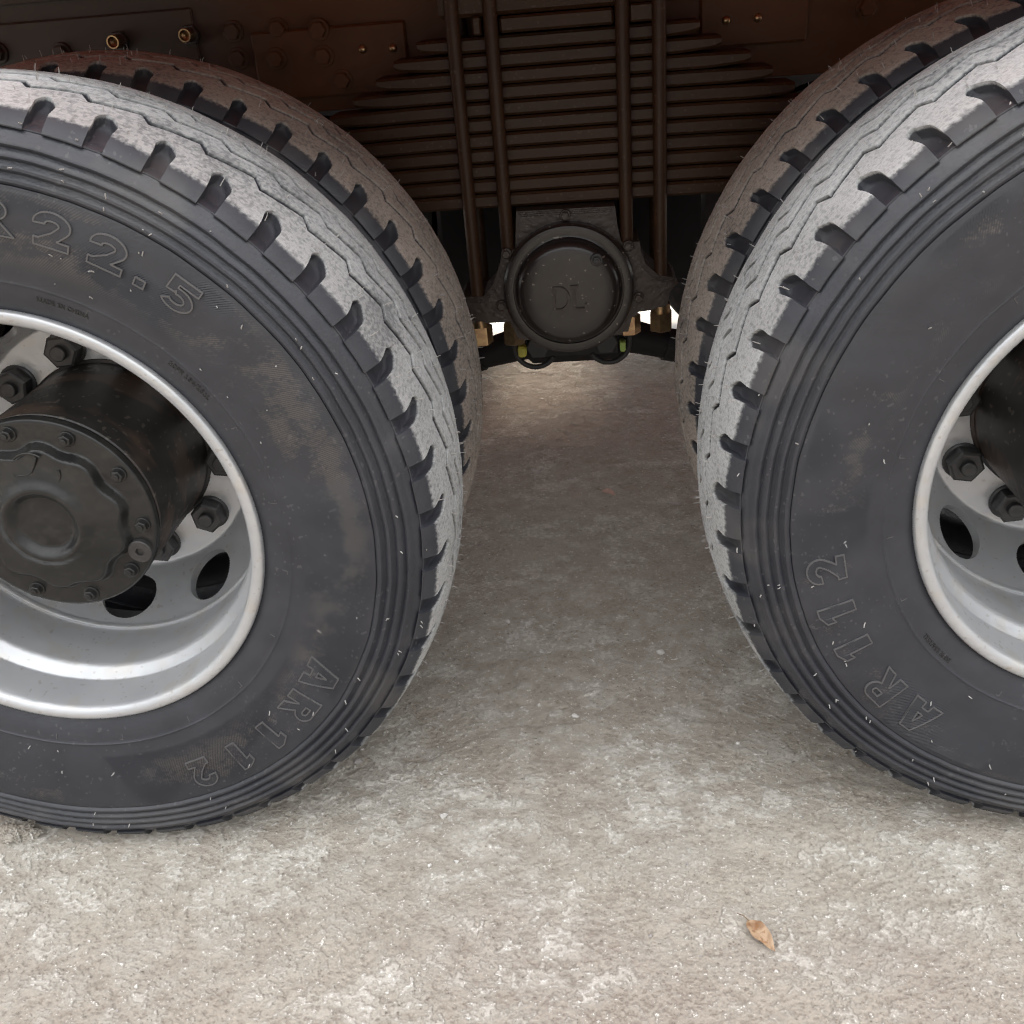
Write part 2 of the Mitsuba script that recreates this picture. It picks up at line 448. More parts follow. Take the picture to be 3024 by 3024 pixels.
def tyre_mesh(cx, cy, cz, th0, inner_side=False, seed=0):
    rows = []   # y, r, notch depth, notch-normal(y, r), u_top, u_bot, zig weight, groove depth
    for y, r in SW:
        rows.append((y, r, 0, (0, 0), .32, .68, 0, 0))
    nd = .0150
    for y, r, d, n in ((-.1362, .5068, .22, (1, -.1)), (-.1364, .5082, .26, (1, -.1)), (-.1335, .5125, .55, (.95, -.3)), (-.1288, .5180, .85, (.80, -.6)), (-.1236, .5235, .97, (.6, -.8))):
        rows.append((y, r, d * nd, n, .358, .690, 0, 0))
    rows.append((-.1190, tread_r(.119), nd, (.35, -.94), .346, .686, 0, 0))
    for y, d, ut, ub in ((-.1110, 1, .327, .682), (-.1030, 1, .297, .674), (-.0962, 1, .270, .638), (-.0912, .97, .285, .580), (-.0868, .88, .313, .510), (-.0836, .62, .350, .448), (-.0828, 0, .356, .440)):
        rows.append((y, tread_r(y), d * nd, (.05, -1), ut, ub, 0, 0))
    gw, gd = .0054, .0145

    def zrow(y, s0, e0, amp, d):
        rows.append((y, tread_r(y), -1, (0, 0), s0, e0, amp, d))
    zrow(-.0755, -.03, .76, .004, 0)
    zrow(-.0660, -.05, .745, .012, 0)
    for k, (yc, s0, e0, amp) in enumerate(GROOVES):
        for o, d in ((-gw - .0011, 0), (-gw, .0007), (-gw + .0008, gd), (gw - .0008, gd), (gw, .0007), (gw + .0011, 0)):
            zrow(yc + o, s0, e0, amp, d)
        if k < 2:
            y2, s2, e2, a2 = GROOVES[k + 1]
            for t in (.3, .5, .7):
                zrow(yc + (y2 - yc) * t, s0 + (s2 - s0) * t, e0 + (e2 - e0) * t, amp + (a2 - amp) * t, 0)
    zrow(.052, .31, 1.08, .008, 0)
    for y in (.070, .085, .104):
        zrow(y, .31, 1.08, 0, 0)
    for y, r in ((.119, tread_r(.119)), (.1285, .518), (.1372, .505), (.144, .485), (.1490, .4495), (.1517, .428), (.1497, .395), (.1438, .359), (.138, .334), (.121, .2965), (.110, .286)):
        rows.append((y, r, -1, (0, 0), .31, 1.08, 0, 0))
    base = np.concatenate([[0, .10, .185], [np.nan] * 9, [.765, .81, .905]])
    nc = len(base)
    NP = 50
    ny_ = len(rows)
    V = np.zeros((NP * nc, ny_, 3))
    pitch = 2 * np.pi / NP
    lr = np.random.default_rng(100 + seed)
    jt = lr.normal(0, 0.004, (NP, 24))       # worn edges: no two notches are alike
    ju, jb = lr.normal(0, 0.016, NP), lr.normal(0, 0.016, NP)
    dj = 1 + lr.normal(0, 0.05, NP)
    for j, (y, r, d, nn, ut, ub, zw, g) in enumerate(rows):
        dep = np.zeros(nc)
        dy = np.zeros(nc)
        if d < 0:        # rows that follow a zigzag groove
            u = np.concatenate([ut + (ub - ut) * LQ, ub + (ut + 1 - ub) * RQ])
            dy = np.concatenate([-zw / 2 + zw * LQ, zw / 2 - zw * RQ])
        else:
            u = base.copy()
            u[3:12] = ut + (ub - ut) * QN
            dep[3:12] = d * QD
        th = np.radians(th0) + pitch / 2 - (np.arange(NP)[:, None] + u[None, :]) * pitch
        if d > 0 or (d == 0 and -.1 < y < -.08):
            ragged = np.where((u[None] > .2) & (u[None] < .72), 1, 0) * (jt[:, :nc] + (ju[:, None] * (u[None] < .45) + jb[:, None] * (u[None] > .45)))
            th = th + ragged * pitch * (1 if y > -.125 else .5)
        DD = dep[None, :] * dj[:, None]
        yy = y + dy[None] + DD * nn[0]
        rr = (tread_r(yy) if zw > 0 else np.full(th.shape, r)) + DD * nn[1] - g
        V[:, j, 0] = (rr * np.cos(th)).ravel()
        V[:, j, 1] = yy.ravel()
        V[:, j, 2] = (rr * np.sin(th)).ravel()
    # slight unevenness of a used casing
    nz = meshkit.fbm(V * 26 + seed * 3.1, 2, seed) - 0.5
    rad = np.sqrt(V[..., 0] ** 2 + V[..., 2] ** 2)
    V[..., 0] *= 1 + nz * .0022 / rad
    V[..., 2] *= 1 + nz * .0022 / rad
    V += np.array([cx, cy, cz])
    # load: flat foot print and bulge
    low = np.clip((0.16 - V[..., 2]) / 0.16, 0, 1)
    yl = V[..., 1] - cy
    V[..., 1] += np.sign(yl) * low ** 2 * 0.010 * np.clip((np.abs(yl) - .09) / .04, 0, 1)
    flat = V[..., 2] < 0.0015
    V[..., 2] = np.where(flat, 0.0015 - 0.0005 * np.clip((0.0015 - V[..., 2]) / .02, 0, 1), V[..., 2])
    m = NP * nc
    i, j = np.meshgrid(np.arange(m), np.arange(ny_ - 1), indexing='ij')
    i, j = i.ravel(), j.ravel()
    i2 = (i + 1) % m
    q = np.stack([i * ny_ + j, i * ny_ + j + 1, i2 * ny_ + j + 1, i2 * ny_ + j], -1)
    f = np.vstack([q[:, [0, 1, 2]], q[:, [0, 2, 3]]])
    return trimesh.Trimesh(V.reshape(-1, 3), f, process=False)


def ground_squeeze(v, cy):
    """the same load bulge for what is moulded on the sidewall"""
    low = np.clip((0.16 - v[:, 2]) / 0.16, 0, 1)
    v[:, 1] += np.sign(v[:, 1] - cy) * low ** 2 * 0.010
    return v


# ------------------------------------------------------------------ raised lettering
def arc(cx, cy, rx, ry, a0, a1, n=18):
    t = np.radians(np.linspace(a0, a1, n))
    return [(cx + rx * math.cos(k), cy + ry * math.sin(k)) for k in t]


def stroke(pts, w, cap=2, join=2):
    return LineString(pts).buffer(w / 2, cap_style=cap, join_style=join, mitre_limit=3)


def glyph(c):
    """outline in a box one high"""
    if c == 'A':
        g = Polygon([(0, 0), (.40, 0), (.43, .20), (.66, .20), (.69, 0), (1.10, 0), (.74, 1), (.36, 1)])
        return g.difference(Polygon([(.47, .40), (.63, .40), (.55, .68)])), 1.10
    if c == 'R':
        g = unary_union([sbox(0, 0, .36, 1), sbox(.2, .45, .55, 1), Point(.58, .725).buffer(.275), Polygon([(.34, .5), (.62, .5), (.98, 0), (.60, 0), (.36, .40)])])
        return g.difference(unary_union([sbox(.36, .66, .55, .80), Point(.55, .73).buffer(.07)])), .98
    if c == '1':
        return Polygon([(.18, 0), (.54, 0), (.54, 1), (.30, 1), (.02, .84), (.02, .60), (.18, .66)]), .58
    if c == '2':
        g = stroke(arc(.42, .68, .27, .22, 190, -30) + [(.50, .36), (.20, .13)], .26, 2, 1)
        g = unary_union([g, sbox(.02, 0, .82, .24)])
        return g, .84
    if c == '5':
        g = unary_union([stroke(arc(.40, .34, .28, .24, 110, -150), .22, 2, 1), sbox(.12, .76, .78, 1), Polygon([(.12, 1), (.36, 1), (.30, .50), (.08, .50)])])
        return g, .80
    if c == '.':
        return sbox(0, 0, .26, .26), .26
    raise KeyError(c)


def on_sidewall(mesh, cx, cy, cz, th_deg, rbase, lift):
    """mesh in (x along clockwise, y outwards from the hub, z proud) laid on the outer sidewall"""
    v = np.array(mesh.vertices)
    r = rbase + v[:, 1]
    th = math.radians(th_deg) - v[:, 0] / (rbase + 0.02)
    w = np.stack([cx + r * np.cos(th), cy + ysurf(r) - v[:, 2] - lift, cz + r * np.sin(th)], -1)
    return trimesh.Trimesh(ground_squeeze(w, cy), np.array(mesh.faces), process=False)


def ext(poly, h):
    poly = poly.segmentize(0.006)
    return cat_([trimesh.creation.extrude_polygon(g, h, engine='earcut') for g in getattr(poly, 'geoms', [poly]) if g.area > 1e-9])


def letter(c, cx, cy, cz, th, rbase, h, sx=1.0):
    g, w = glyph(c)
    g = affinity.translate(affinity.scale(g, h * sx, h, origin=(0, 0)), -w * h * sx / 2, 0)
    body = on_sidewall(ext(g, .0015), cx, cy, cz, th, rbase, -.0002)
    ring = g.buffer(.0004).difference(g.buffer(-.0013))
    rim = on_sidewall(ext(ring, .0024), cx, cy, cz, th, rbase, -.0002)
    return body, rim


def small_text(s, cx, cy, cz, th, rbase, h):
    t = meshkit.text_mesh(s, h, .0008, bold=True)
    w = t.bounds[1][0]
    t.apply_translation([-w / 2, 0, 0])
    return on_sidewall(t, cx, cy, cz, th, rbase, 0.0)


def whiskers(cx, cy, cz, n_tread, n_side, seed, phase):
    """vent spews: thin rubber hairs on tread, shoulder and ridges"""
    lr = np.random.default_rng(seed)
    ms = []

    def hair(p, d, l, w):
        d = d / np.linalg.norm(d)
        side = np.cross(d, lr.normal(size=3))
        side /= np.linalg.norm(side)
        bend = side * l * lr.uniform(0, .35)
        ms.append(tube([p - d * .001, p + d * l * .5 + bend * .3, p + d * l + bend], [w, w * .9, w * .6], 4, True))

    for k in range(n_tread):
        y = lr.choice([-.108, -.085, -.078, -.066, -.036, -.025, -.014, .014, .025, .036, .066]) + lr.normal(0, .002)
        th = 2 * np.pi * (lr.integers(0, 100) + .5 * lr.uniform()) / 100 + phase
        r = tread_r(y)
        d = np.array([np.cos(th), 0, np.sin(th)])
        if cz + r * d[2] < .02:
            continue
        hair(np.array([cx, cy + y, cz]) + r * d, d, lr.uniform(.004, .010), .00058)
    for k in range(n_side):
        r = lr.choice([.4565, .469, .4815, .4935, .512, .43, .385, .352])
        th = 2 * np.pi * (lr.integers(0, 60) + .3 * lr.uniform()) / 60 + phase
        d = np.array([np.cos(th) * .5, -1.0, np.sin(th) * .5]) + lr.normal(0, .45, 3) * [1, 0, 1]
        p = np.array([[cx + r * np.cos(th), cy + (ysurf(r) if r < .5 else -.1335), cz + r * np.sin(th)]])
        if p[0, 2] < .03:
            continue
        hair(ground_squeeze(p, cy)[0], d, lr.uniform(.0035, .0065), .0009)
    return cat_(ms)


# ------------------------------------------------------------------ wheel metal (built round the origin, y outwards negative)
RIM = [(-.1150, .2985), (-.1240, .3004), (-.1290, .3002), (-.1318, .2980), (-.1326, .2945), (-.1320, .2905), (-.1300, .2862), (-.1262, .2830), (-.1200, .2812), (-.1090, .2803), (-.0715, .2782), (-.0665, .2768),
       (-.0560, .2668), (-.0510, .2632), (-.0450, .2618), (.0480, .2610)]
RIM_BACK = [(.0480, .2610), (.0860, .2612), (.1000, .2680), (.1200, .2840), (.1285, .2920), (.1310, .2990), (.1200, .3020)]
rim_mesh = lathe(RIM, 220)
rim_back = lathe(RIM_BACK, 120)
drum_mesh = lathe([(.168, .120), (.168, .195), (.175, .205), (.330, .207), (.335, .190), (.335, .05)], 90)
seam_mesh = lathe([(.0385, .2610), (.0380, .2580), (.0400, .2560), (.0440, .2555), (.0470, .2570), (.0480, .2600)], 220)
front = [(.1490, .1430), (.1440, .1440), (.1436, .2000), (.1420, .2045), (.1375, .2085), (.0960, .2335), (.0620, .2520), (.0480, .2592)]
back = [(.0560, .2606), (.0700, .2600), (.1040, .2420), (.1450, .2180), (.1560, .2060), (.1580, .1430)]
disc = man(lathe((front + back)[::-1], 180, closed=True))
if disc.volume() < 0:
    disc = man(lathe(front + back, 180, closed=True))
nd_ = np.array([-.095, -.053]) / np.hypot(.095, .053)     # (r, y) normal of the cone
for k in range(10):
    a = math.radians(12.5 + 36 * k)
    d = np.array([nd_[0] * math.cos(a), nd_[1], nd_[0] * math.sin(a)])
    c = np.array([.234 * math.cos(a), .0955, .234 * math.sin(a)])
    cc = trimesh.creation.cylinder(radius=.0425, height=.08, sections=40)
    cc.apply_transform(trimesh.geometry.align_vectors([0, 0, 1], d))
    cc.apply_translation(c)
    disc = disc - man(cc)
disc_mesh = tri(disc)
NUT = cat_([cyl_y(.0275, .1385, .1440, .002, 28), hexprism(.0258, .1175, .1385, .0035), cyl_y(.0112, .1085, .1176, .0015, 20)])
hub_mesh = lathe([(.165, .1430), (.1425, .1435), (.1405, .1395), (.1330, .1385), (.1310, .1400), (-.0560, .1400), (-.0580, .1375), (-.0600, .1378), (-.0620, .1408), (-.0635, .1412)][::-1], 140)


def cap_heightfield():
    nr, nt = 64, 220
    rr = np.concatenate([np.linspace(0, .132, nr - 5), [.1345, .1372, .1392, .1408, .1412]])
    t = np.linspace(0, 2 * np.pi, nt, endpoint=False)
    RR, TT = np.meshgrid(rr, t, indexing='ij')

    def ss(a, b, x):
        k = np.clip((x - a) / (b - a), 0, 1)
        return k * k * (3 - 2 * k)
    edge = .1035 + .0042 * np.cos(10 * (TT - math.radians(10))) - .0018 * np.cos(5 * (TT - math.radians(30)))
    h = .0150 * (1 - ss(edge - .005, edge + .003, RR)) + .0075 * (1 - ss(.045, .100, RR))
    h += .0055 * np.exp(-((RR - .0515) / .0085) ** 2) - .0060 * (1 - ss(.036, .048, RR))
    h += .0008 * (meshkit.fbm(np.stack([RR * np.cos(TT) * 60, RR * np.sin(TT) * 60, RR * 0], -1), 3, 5) - .5)
    h -= np.interp(RR, [.1345, .1372, .1392, .1408, .1412], [0, .0004, .0013, .0035, .011])
    y = -.0757 - h
    V = np.stack([RR * np.cos(TT), y, RR * np.sin(TT)], -1).reshape(-1, 3)
    i, j = np.meshgrid(np.arange(nr - 1), np.arange(nt), indexing='ij')
    i, j = i.ravel(), j.ravel()
    j2 = (j + 1) % nt
    q = np.stack([i * nt + j, (i + 1) * nt + j, (i + 1) * nt + j2, i * nt + j2], -1)
    return trimesh.Trimesh(V, np.vstack([q[:, [0, 1, 2]], q[:, [0, 2, 3]]]), process=False)


cap_mesh = cap_heightfield()
CAPBOLT = cat_([cyl_y(.0105, -.0785, -.0750, .0008, 20), hexprism(.0082, -.0860, -.0785, .0012), cyl_y(.0040, -.0885, -.0860, .0006, 14)])


def emblem_mesh():
    """foundry emblem cast on the hub cover: curved strokes inside a broken oval"""
    out = []
    for pts in (arc(0, 0, .022, .016, 200, 380, 16), arc(-.004, .002, .018, .0165, 60, 150, 10),
                [(-.017, -.006), (-.009, -.005), (-.004, 0), (-.001, .008), (.001, .016)], [(.001, -.012), (.010, -.011), (.016, -.006)]):
        a = math.radians(-12)
        c, s = math.cos(a), math.sin(a)
        P = [(1.4 * (x * c - y * s) + .010, -.0938, 1.4 * (x * s + y * c) + .074) for x, y in pts]
        out.append(tube(P, .0016, 8))
    return cat_(out)


emblem = emblem_mesh()
plug_mesh = cat_([cyl_y(.0165, -.0830, -.0750, .0015, 36)])
plug = man(plug_mesh) - man(hexprism(.0062, -.0860, -.0790, .0001))
plug_mesh = tri(plug)

SP = lambda m, b, s=30: mikit.ply(m, b, smooth=s)
D = {'rim': SP(cat_([rim_mesh, seam_mesh]), 'silver_paint', 40), 'rim_back': SP(rim_back, 'matt_black', 40), 'drum': SP(drum_mesh, 'matt_black', 30), 'disc': SP(disc_mesh, 'silver_paint', 30), 'nut': SP(NUT, 'black_steel', 25), 'hub': SP(hub_mesh, 'hub_paint', 35),
     'cap': SP(cap_mesh, 'cap_paint', 60), 'capbolt': SP(CAPBOLT, 'cap_paint', 25), 'emblem': SP(emblem, 'cap_paint', 60), 'plug': SP(plug_mesh, 'black_steel', 25)}


def ry(deg):       # anticlockwise as the camera sees it
    return T().rotate([0, 1, 0], -deg)


TY = {}
WHEELS = [  # key, x, y, phase, label
    (-S / 2, 0.0, .55, 'outer left rear wheel with silver rim, black hub and dusty tread'),
    (-S / 2, DUAL, 3.1, 'inner left twin tyre, brown and dim behind the outer left wheel'),
    (S / 2, 0.0, 6.0, 'outer right rear wheel cut by the frame, AR112 running up its sidewall'),
    (S / 2, DUAL, 2.0, 'inner right twin tyre, dim behind the outer right wheel')]
for w, (cx, cy, ph, lab) in enumerate(WHEELS):
    W = key(TRUCK + '__wheel')
    labels[W] = {'label': lab}
    add(W + '__tyre', tyre_mesh(cx, cy, CZ, ph, seed=w), 'rubber', smooth=38)
    add(W + '__vent_hairs', whiskers(cx, cy, CZ, 360 if cy == 0 else 280, 120 if cy == 0 else 40, 40 + w, math.radians(ph)), 'rubber_whisker', smooth=False, label='fine rubber moulding hairs standing on tread and sidewall', kind='stuff')
    m = T().translate([cx, cy, CZ])
    if cy > 0:
        mm = T().translate([cx, cy, CZ]) @ T().scale([1, -1, 1])
        add(W + '__rim', D['rim'], None, to_world=mm)
        add(W + '__rim_back', D['rim_back'], None, to_world=mm)
        continue
    add(W + '__rim', D['rim'], None, to_world=m)
    add(W + '__rim_back', D['rim_back'], None, to_world=m)
    add(W + '__brake_drum', D['drum'], None, to_world=m)
    add(W + '__disc', D['disc'], None, to_world=m)
    for k in range(10):
        a = math.radians(29 + 36 * k)
        add(W + '__wheel_nut', D['nut'], None, to_world=m @ T().translate([.1675 * math.cos(a), 0, .1675 * math.sin(a)]) @ ry(29 + 36 * k + 11 * (k % 3)))
    add(W + '__hub', D['hub'], None, to_world=m)
    add(W + '__hub_cover', D['cap'], None, to_world=m)
    add(W + '__emblem', D['emblem'], None, to_world=m)
    for k in range(10):
        a = math.radians(28 + 36 * k)
        add(W + '__cover_bolt', D['capbolt'], None, to_world=m @ T().translate([.1235 * math.cos(a), 0, .1235 * math.sin(a)]) @ ry(17 * k))
    a = math.radians(-26.7)
    add(W + '__filler_plug', D['plug'], None, to_world=m @ T().translate([.1233 * math.cos(a), 0, .1233 * math.sin(a)]))
    bodies, letter_edges, edges, tiny = [], [], [], []

    def put(c, th, rb=.388, h=.046, sx=1.0):
        b, e = letter(c, cx, cy, CZ, th, rb, h, sx)
        bodies.append(b)
        letter_edges.append(e)
    if cx < 0:
        for c, th in zip('AR112', (-32.2, -41.2, -50.3, -59.3, -69.0)):
            put(c, th, sx=1.0 if c != '2' else .95)
        for c, th in zip('12R22.5', (103, 95.5, 77.4, 68.2, 59.7, 53.9, 47.9)):
            put(c, th, .394, .039, 1.30)
        for s, th, rb, h in (('20PR 154/151L', 38, .3265, .0062), ('MADE IN CHINA', 66, .3225, .0058)):
            tiny.append(small_text(s, cx, cy, CZ, th, rb, h))
    else:
        for c, th in zip('AR112', (-131.2, -140.8, -151.3, -159.8, -168.9)):
            put(c, th, sx=1.0 if c != '2' else .95)
        for c, th in zip('12R22.5', (77, 69.5, 59, 50, 41.5, 35.6, 29.3)):
            put(c, th, .394, .039, 1.30)
        for s, th, rb, h in (('20PR 154/151L', -140, .3270, .0058),):
            tiny.append(small_text(s, cx, cy, CZ, th, rb, h))
    # mould joints near the bead: short ticks with a hooked end
    lr = random.Random(3 + w)
    for k in range(20):
        th = 18 * k + 6 + 2 * lr.random()
        t = stroke([(0, -.004), (.0006, .0045)], .0008)
        edges.append(on_sidewall(ext(t, .0005), cx, cy, CZ, th, .3300, 0))
        if k % 2:
            edges.append(on_sidewall(ext(stroke([(0.0, .004), (.0055, .0035)], .0008), .0005), cx, cy, CZ, th, .3300, 0))
    for b_ in bodies:
        add(W + '__raised_letter', b_, 'rubber', smooth=25)
    for e_ in letter_edges:
        add(W + '__letter_edge', e_, 'rubber_edge', smooth=False)
    add(W + '__mould_ticks', cat_(edges), 'rubber_edge', smooth=False, label='short moulded ticks round the bead', kind='stuff')
    add(W + '__small_lettering', cat_(tiny), 'rubber_small_text', smooth=False, label='small dark moulded lettering near the rim', kind='stuff')
# the wheels of the far side (they shade the ground under the truck)
far_prof = [(-.121, .2965), (-.1404, .3398), (-.1513, .413), (-.150, .447), (-.1372, .505), (-.119, tread_r(.119)), (-.06, tread_r(.06)), (0, R), (.06, tread_r(.06)), (.119, tread_r(.119)), (.1372, .505), (.150, .447), (.1513, .413), (.1404, .3398), (.121, .2965)]
fm = lathe(far_prof, 120)
fm.vertices[:, 2] = np.maximum(fm.vertices[:, 2], .0015 - CZ)
far_tyre = SP(fm, 'rubber', 40)
far_rim = SP(lathe([(.1, .297), (.02, .262), (.05, .2), (.05, .001)], 60), 'matt_black', 40)
for cx in AX:
    for cy in (2 * YC - DUAL, 2 * YC):
        W = key(TRUCK + '__wheel')
        labels[W] = {'label': 'wheel of the far side of the truck, hidden behind the suspension'}
        add(W + '__tyre', far_tyre, None, to_world=T().translate([cx, cy, CZ]))
        add(W + '__disc', far_rim, None, to_world=T().translate([cx, cy, CZ]))

# ------------------------------------------------------------------ suspension between the wheels
XT, ZT = -.0115, .619         # trunnion axis
YL0, YL1 = .620, .712         # leaf width
ZB, LT = .7585, .02545        # underside of the lowest leaf, leaf pitch
NL = 11
LS = key(TRUCK + '__leaf_spring')
labels[LS] = {'label': 'stack of dark brown leaf springs clamped between the wheels'}
for k in range(NL):
    z0 = ZB + k * LT
    zm = z0 + LT / 2
    half = .255 + (1.012 - zm) * 1.62 if k < NL - 1 else .235
    half = min(half, .72)
    xs = np.linspace(-half, half, 61)
    tap = np.clip((half - np.abs(xs)) / .075, 0, 1)
    th_ = (LT - .0022) * (0.60 + 0.40 * np.sqrt(tap))
    bend = -.085 * np.clip(np.abs(xs) - .17, 0, 9) ** 2
    sec = []
    b = .0042
    for x, t, bz in zip(xs, th_, bend):
        top, bot = z0 + LT - .0011 + bz, z0 + LT - .0011 + bz - t
        bb = min(b, t * .35)
        sec.append([(x, YL0 + bb, bot), (x, YL0, bot + bb), (x, YL0, top - bb), (x, YL0 + bb, top), (x, YL1 - bb, top), (x, YL1, top - bb), (x, YL1, bot + bb), (x, YL1 - bb, bot)])
    v = np.array(sec).reshape(-1, 3) + [XT + .004 * ((k * 7) % 3 - 1), .0012 * ((k * 5) % 4 - 1.5), 0]
    n = len(xs)
    i, j = np.meshgrid(np.arange(n - 1), np.arange(8), indexing='ij')
    i, j = i.ravel(), j.ravel()
    q = np.stack([i * 8 + j, (i + 1) * 8 + j, (i + 1) * 8 + (j + 1) % 8, i * 8 + (j + 1) % 8], -1)
    f = [q[:, [0, 1, 2]], q[:, [0, 2, 3]]]
    fan = np.array([[0, a, a + 1] for a in range(1, 7)])
    f += [fan, fan[:, ::-1] + (n - 1) * 8]
    mesh = trimesh.Trimesh(v, np.vstack(f), process=False)
    mesh.fix_normals()
    add(LS + '__leaf', mesh, 'warm_lit_chassis_paint', smooth=20)
# top clamp plate
add(TRUCK + '__clamp_plate', cat_([hull_box(-.105, .083, .608, .724, 1.041, 1.066, .004), hull_box(-.205, .185, .612, .722, 1.068, 1.125, .006), hull_box(-.150, -.135, .606, .7, 1.0405, 1.069, .003), hull_box(.108, .150, .607, .72, 1.042, 1.069, .003)]),
    'warm_lit_chassis_paint', smooth=20, label='dark clamp plate on top of the leaf stack')
# U-bolts and their nuts
UB = (-.1815, -.1185, .0960, .1558)
nutz = (.515, .513, .520, .523)
seatz = (.614, .688, .684, .623)
collar = cat_([tri(man(trimesh.creation.cylinder(radius=.0150, height=.014, sections=24)))])


def vert(mesh):
    v = np.array(mesh.vertices)
    return trimesh.Trimesh(np.stack([v[:, 0], v[:, 2], -v[:, 1]], -1), mesh.faces, process=False)


for x, zb, zs in zip(UB, nutz, seatz):
    U = key(TRUCK + '__u_bolt')
    pts = [(x, .603, zb + .002)] + [(x, .603, z) for z in np.linspace(zb + .03, 1.10, 14)]
    pts += [(x, .6655 - .0625 * math.cos(a), 1.10 + .0455 * math.sin(a)) for a in np.linspace(.15, math.pi - .15, 12)]
    pts += [(x, .728, z) for z in np.linspace(1.10, zb + .03, 10)]
    add(U + '__rod', tube(pts, .0118, 16), 'warm_lit_chassis_paint', smooth=50)
    n1 = hexprism(.0220, 0, .036, .004)
    v = np.array(n1.vertices)
    n1 = trimesh.convex.convex_hull(np.stack([v[:, 0], v[:, 2], v[:, 1]], -1))
    n1.apply_transform(trimesh.transformations.rotation_matrix(.35 + 7 * x, [0, 0, 1]))
    c1 = trimesh.creation.cylinder(radius=.0172, height=.016, sections=28)
    c1.apply_translation([0, 0, .0435])
    add(U + '__nut', cat_([n1, c1]).apply_translation([x, .603, zb - .002]), 'yellow_zinc', smooth=25, label='yellow zinc plated nut')

# spring seat casting
SEAT = key(TRUCK + '__spring_seat')
labels[SEAT] = {'label': 'black cast spring seat with round cap stamped DL between the wheels'}
outline = Polygon([(-.098, .7565), (.076, .7545), (.080, .715), (.086, .690), (.118, .690), (.120, .672), (.128, .650), (.150, .628), (.178, .622), (.186, .612), (.170, .596), (.166, .566), (.112, .562), (.100, .52),
                   (-.118, .52), (-.128, .5575), (-.200, .5565), (-.205, .585), (-.216, .600), (-.208, .609), (-.170, .607), (-.150, .628), (-.138, .655), (-.132, .672), (-.130, .686), (-.104, .690)]).buffer(.004).buffer(-.004)
body = prism_y(outline, .582, .700, .008)
body = tri(man(body) + man(lathe([(.560, .0), (.560, .110), (.700, .110), (.700, .0)][::-1], 90).process()) if False else man(body))
add(SEAT + '__casting', body, 'saddle_paint', smooth=25)
ring = lathe([(.5600, .1160), (.5560, .1135), (.5550, .1080), (.5555, .0995), (.5600, .0985), (.5600, .0955), (.5590, .0940), (.5480, .0928), (.5390, .0900), (.5330, .0850), (.5305, .0780), (.5300, .0600), (.5300, .0005)], 120)
ring2 = lathe([(.605, .1180), (.5620, .1175), (.5600, .1160)], 120)
cm = cat_([ring, ring2])
cm.apply_translation([XT, 0, ZT])
add(SEAT + '__end_cap', cm, 'gloss_black', smooth=35)


def vtext(s, h, depth):
    t = meshkit.text_mesh(s, h, depth, bold=True)
    v = np.array(t.vertices)
    return trimesh.Trimesh(np.stack([v[:, 0], -v[:, 2], v[:, 1]], -1), t.faces, process=False)


def dl_mesh():
    o = []
    for g in (stroke([(0, 0), (0, .040)], .0045, 2), stroke([(-.003, .040), (.010, .040)] + arc(.010, .020, .016, .020, 90, -90, 14) + [(-.003, 0)], .0045, 2, 1),
              stroke([(.036, .040), (.036, 0), (.056, 0), (.056, .010)], .0045, 2), stroke([(.029, .041), (.044, .041)], .0045, 2)):
        t = trimesh.creation.extrude_polygon(g, .0045, engine='earcut')
        v = np.array(t.vertices)
        o.append(trimesh.Trimesh(np.stack([v[:, 0] + XT - .026, .5300 - v[:, 2], v[:, 1] + ZT - .027], -1), np.array(t.faces), process=False))
    return cat_(o)


add(SEAT + '__cast_letters', dl_mesh(), 'saddle_paint', smooth=False, label='raised letters DL on the round cap')
nip = cat_([cyl_y(.0105, .520, .532, .001, 20), hexprism(.0075, .512, .522, .001), cyl_y(.0035, .507, .514, .001, 12)])
nip.apply_translation([XT + .0515, 0, ZT + .060])
add(SEAT + '__grease_nipple', nip, 'black_steel', smooth=25)
sb = SP(cat_([cyl_y(.0095, .574, .584, .001, 18), hexprism(.0072, .567, .576, .001)]), 'saddle_paint', 25)
for a in (32, 148, -12, 192, 90):
    add(SEAT + '__bolt', sb, None, to_world=T().translate([XT + .128 * math.cos(math.radians(a)), 0, ZT + .128 * math.sin(math.radians(a))]))
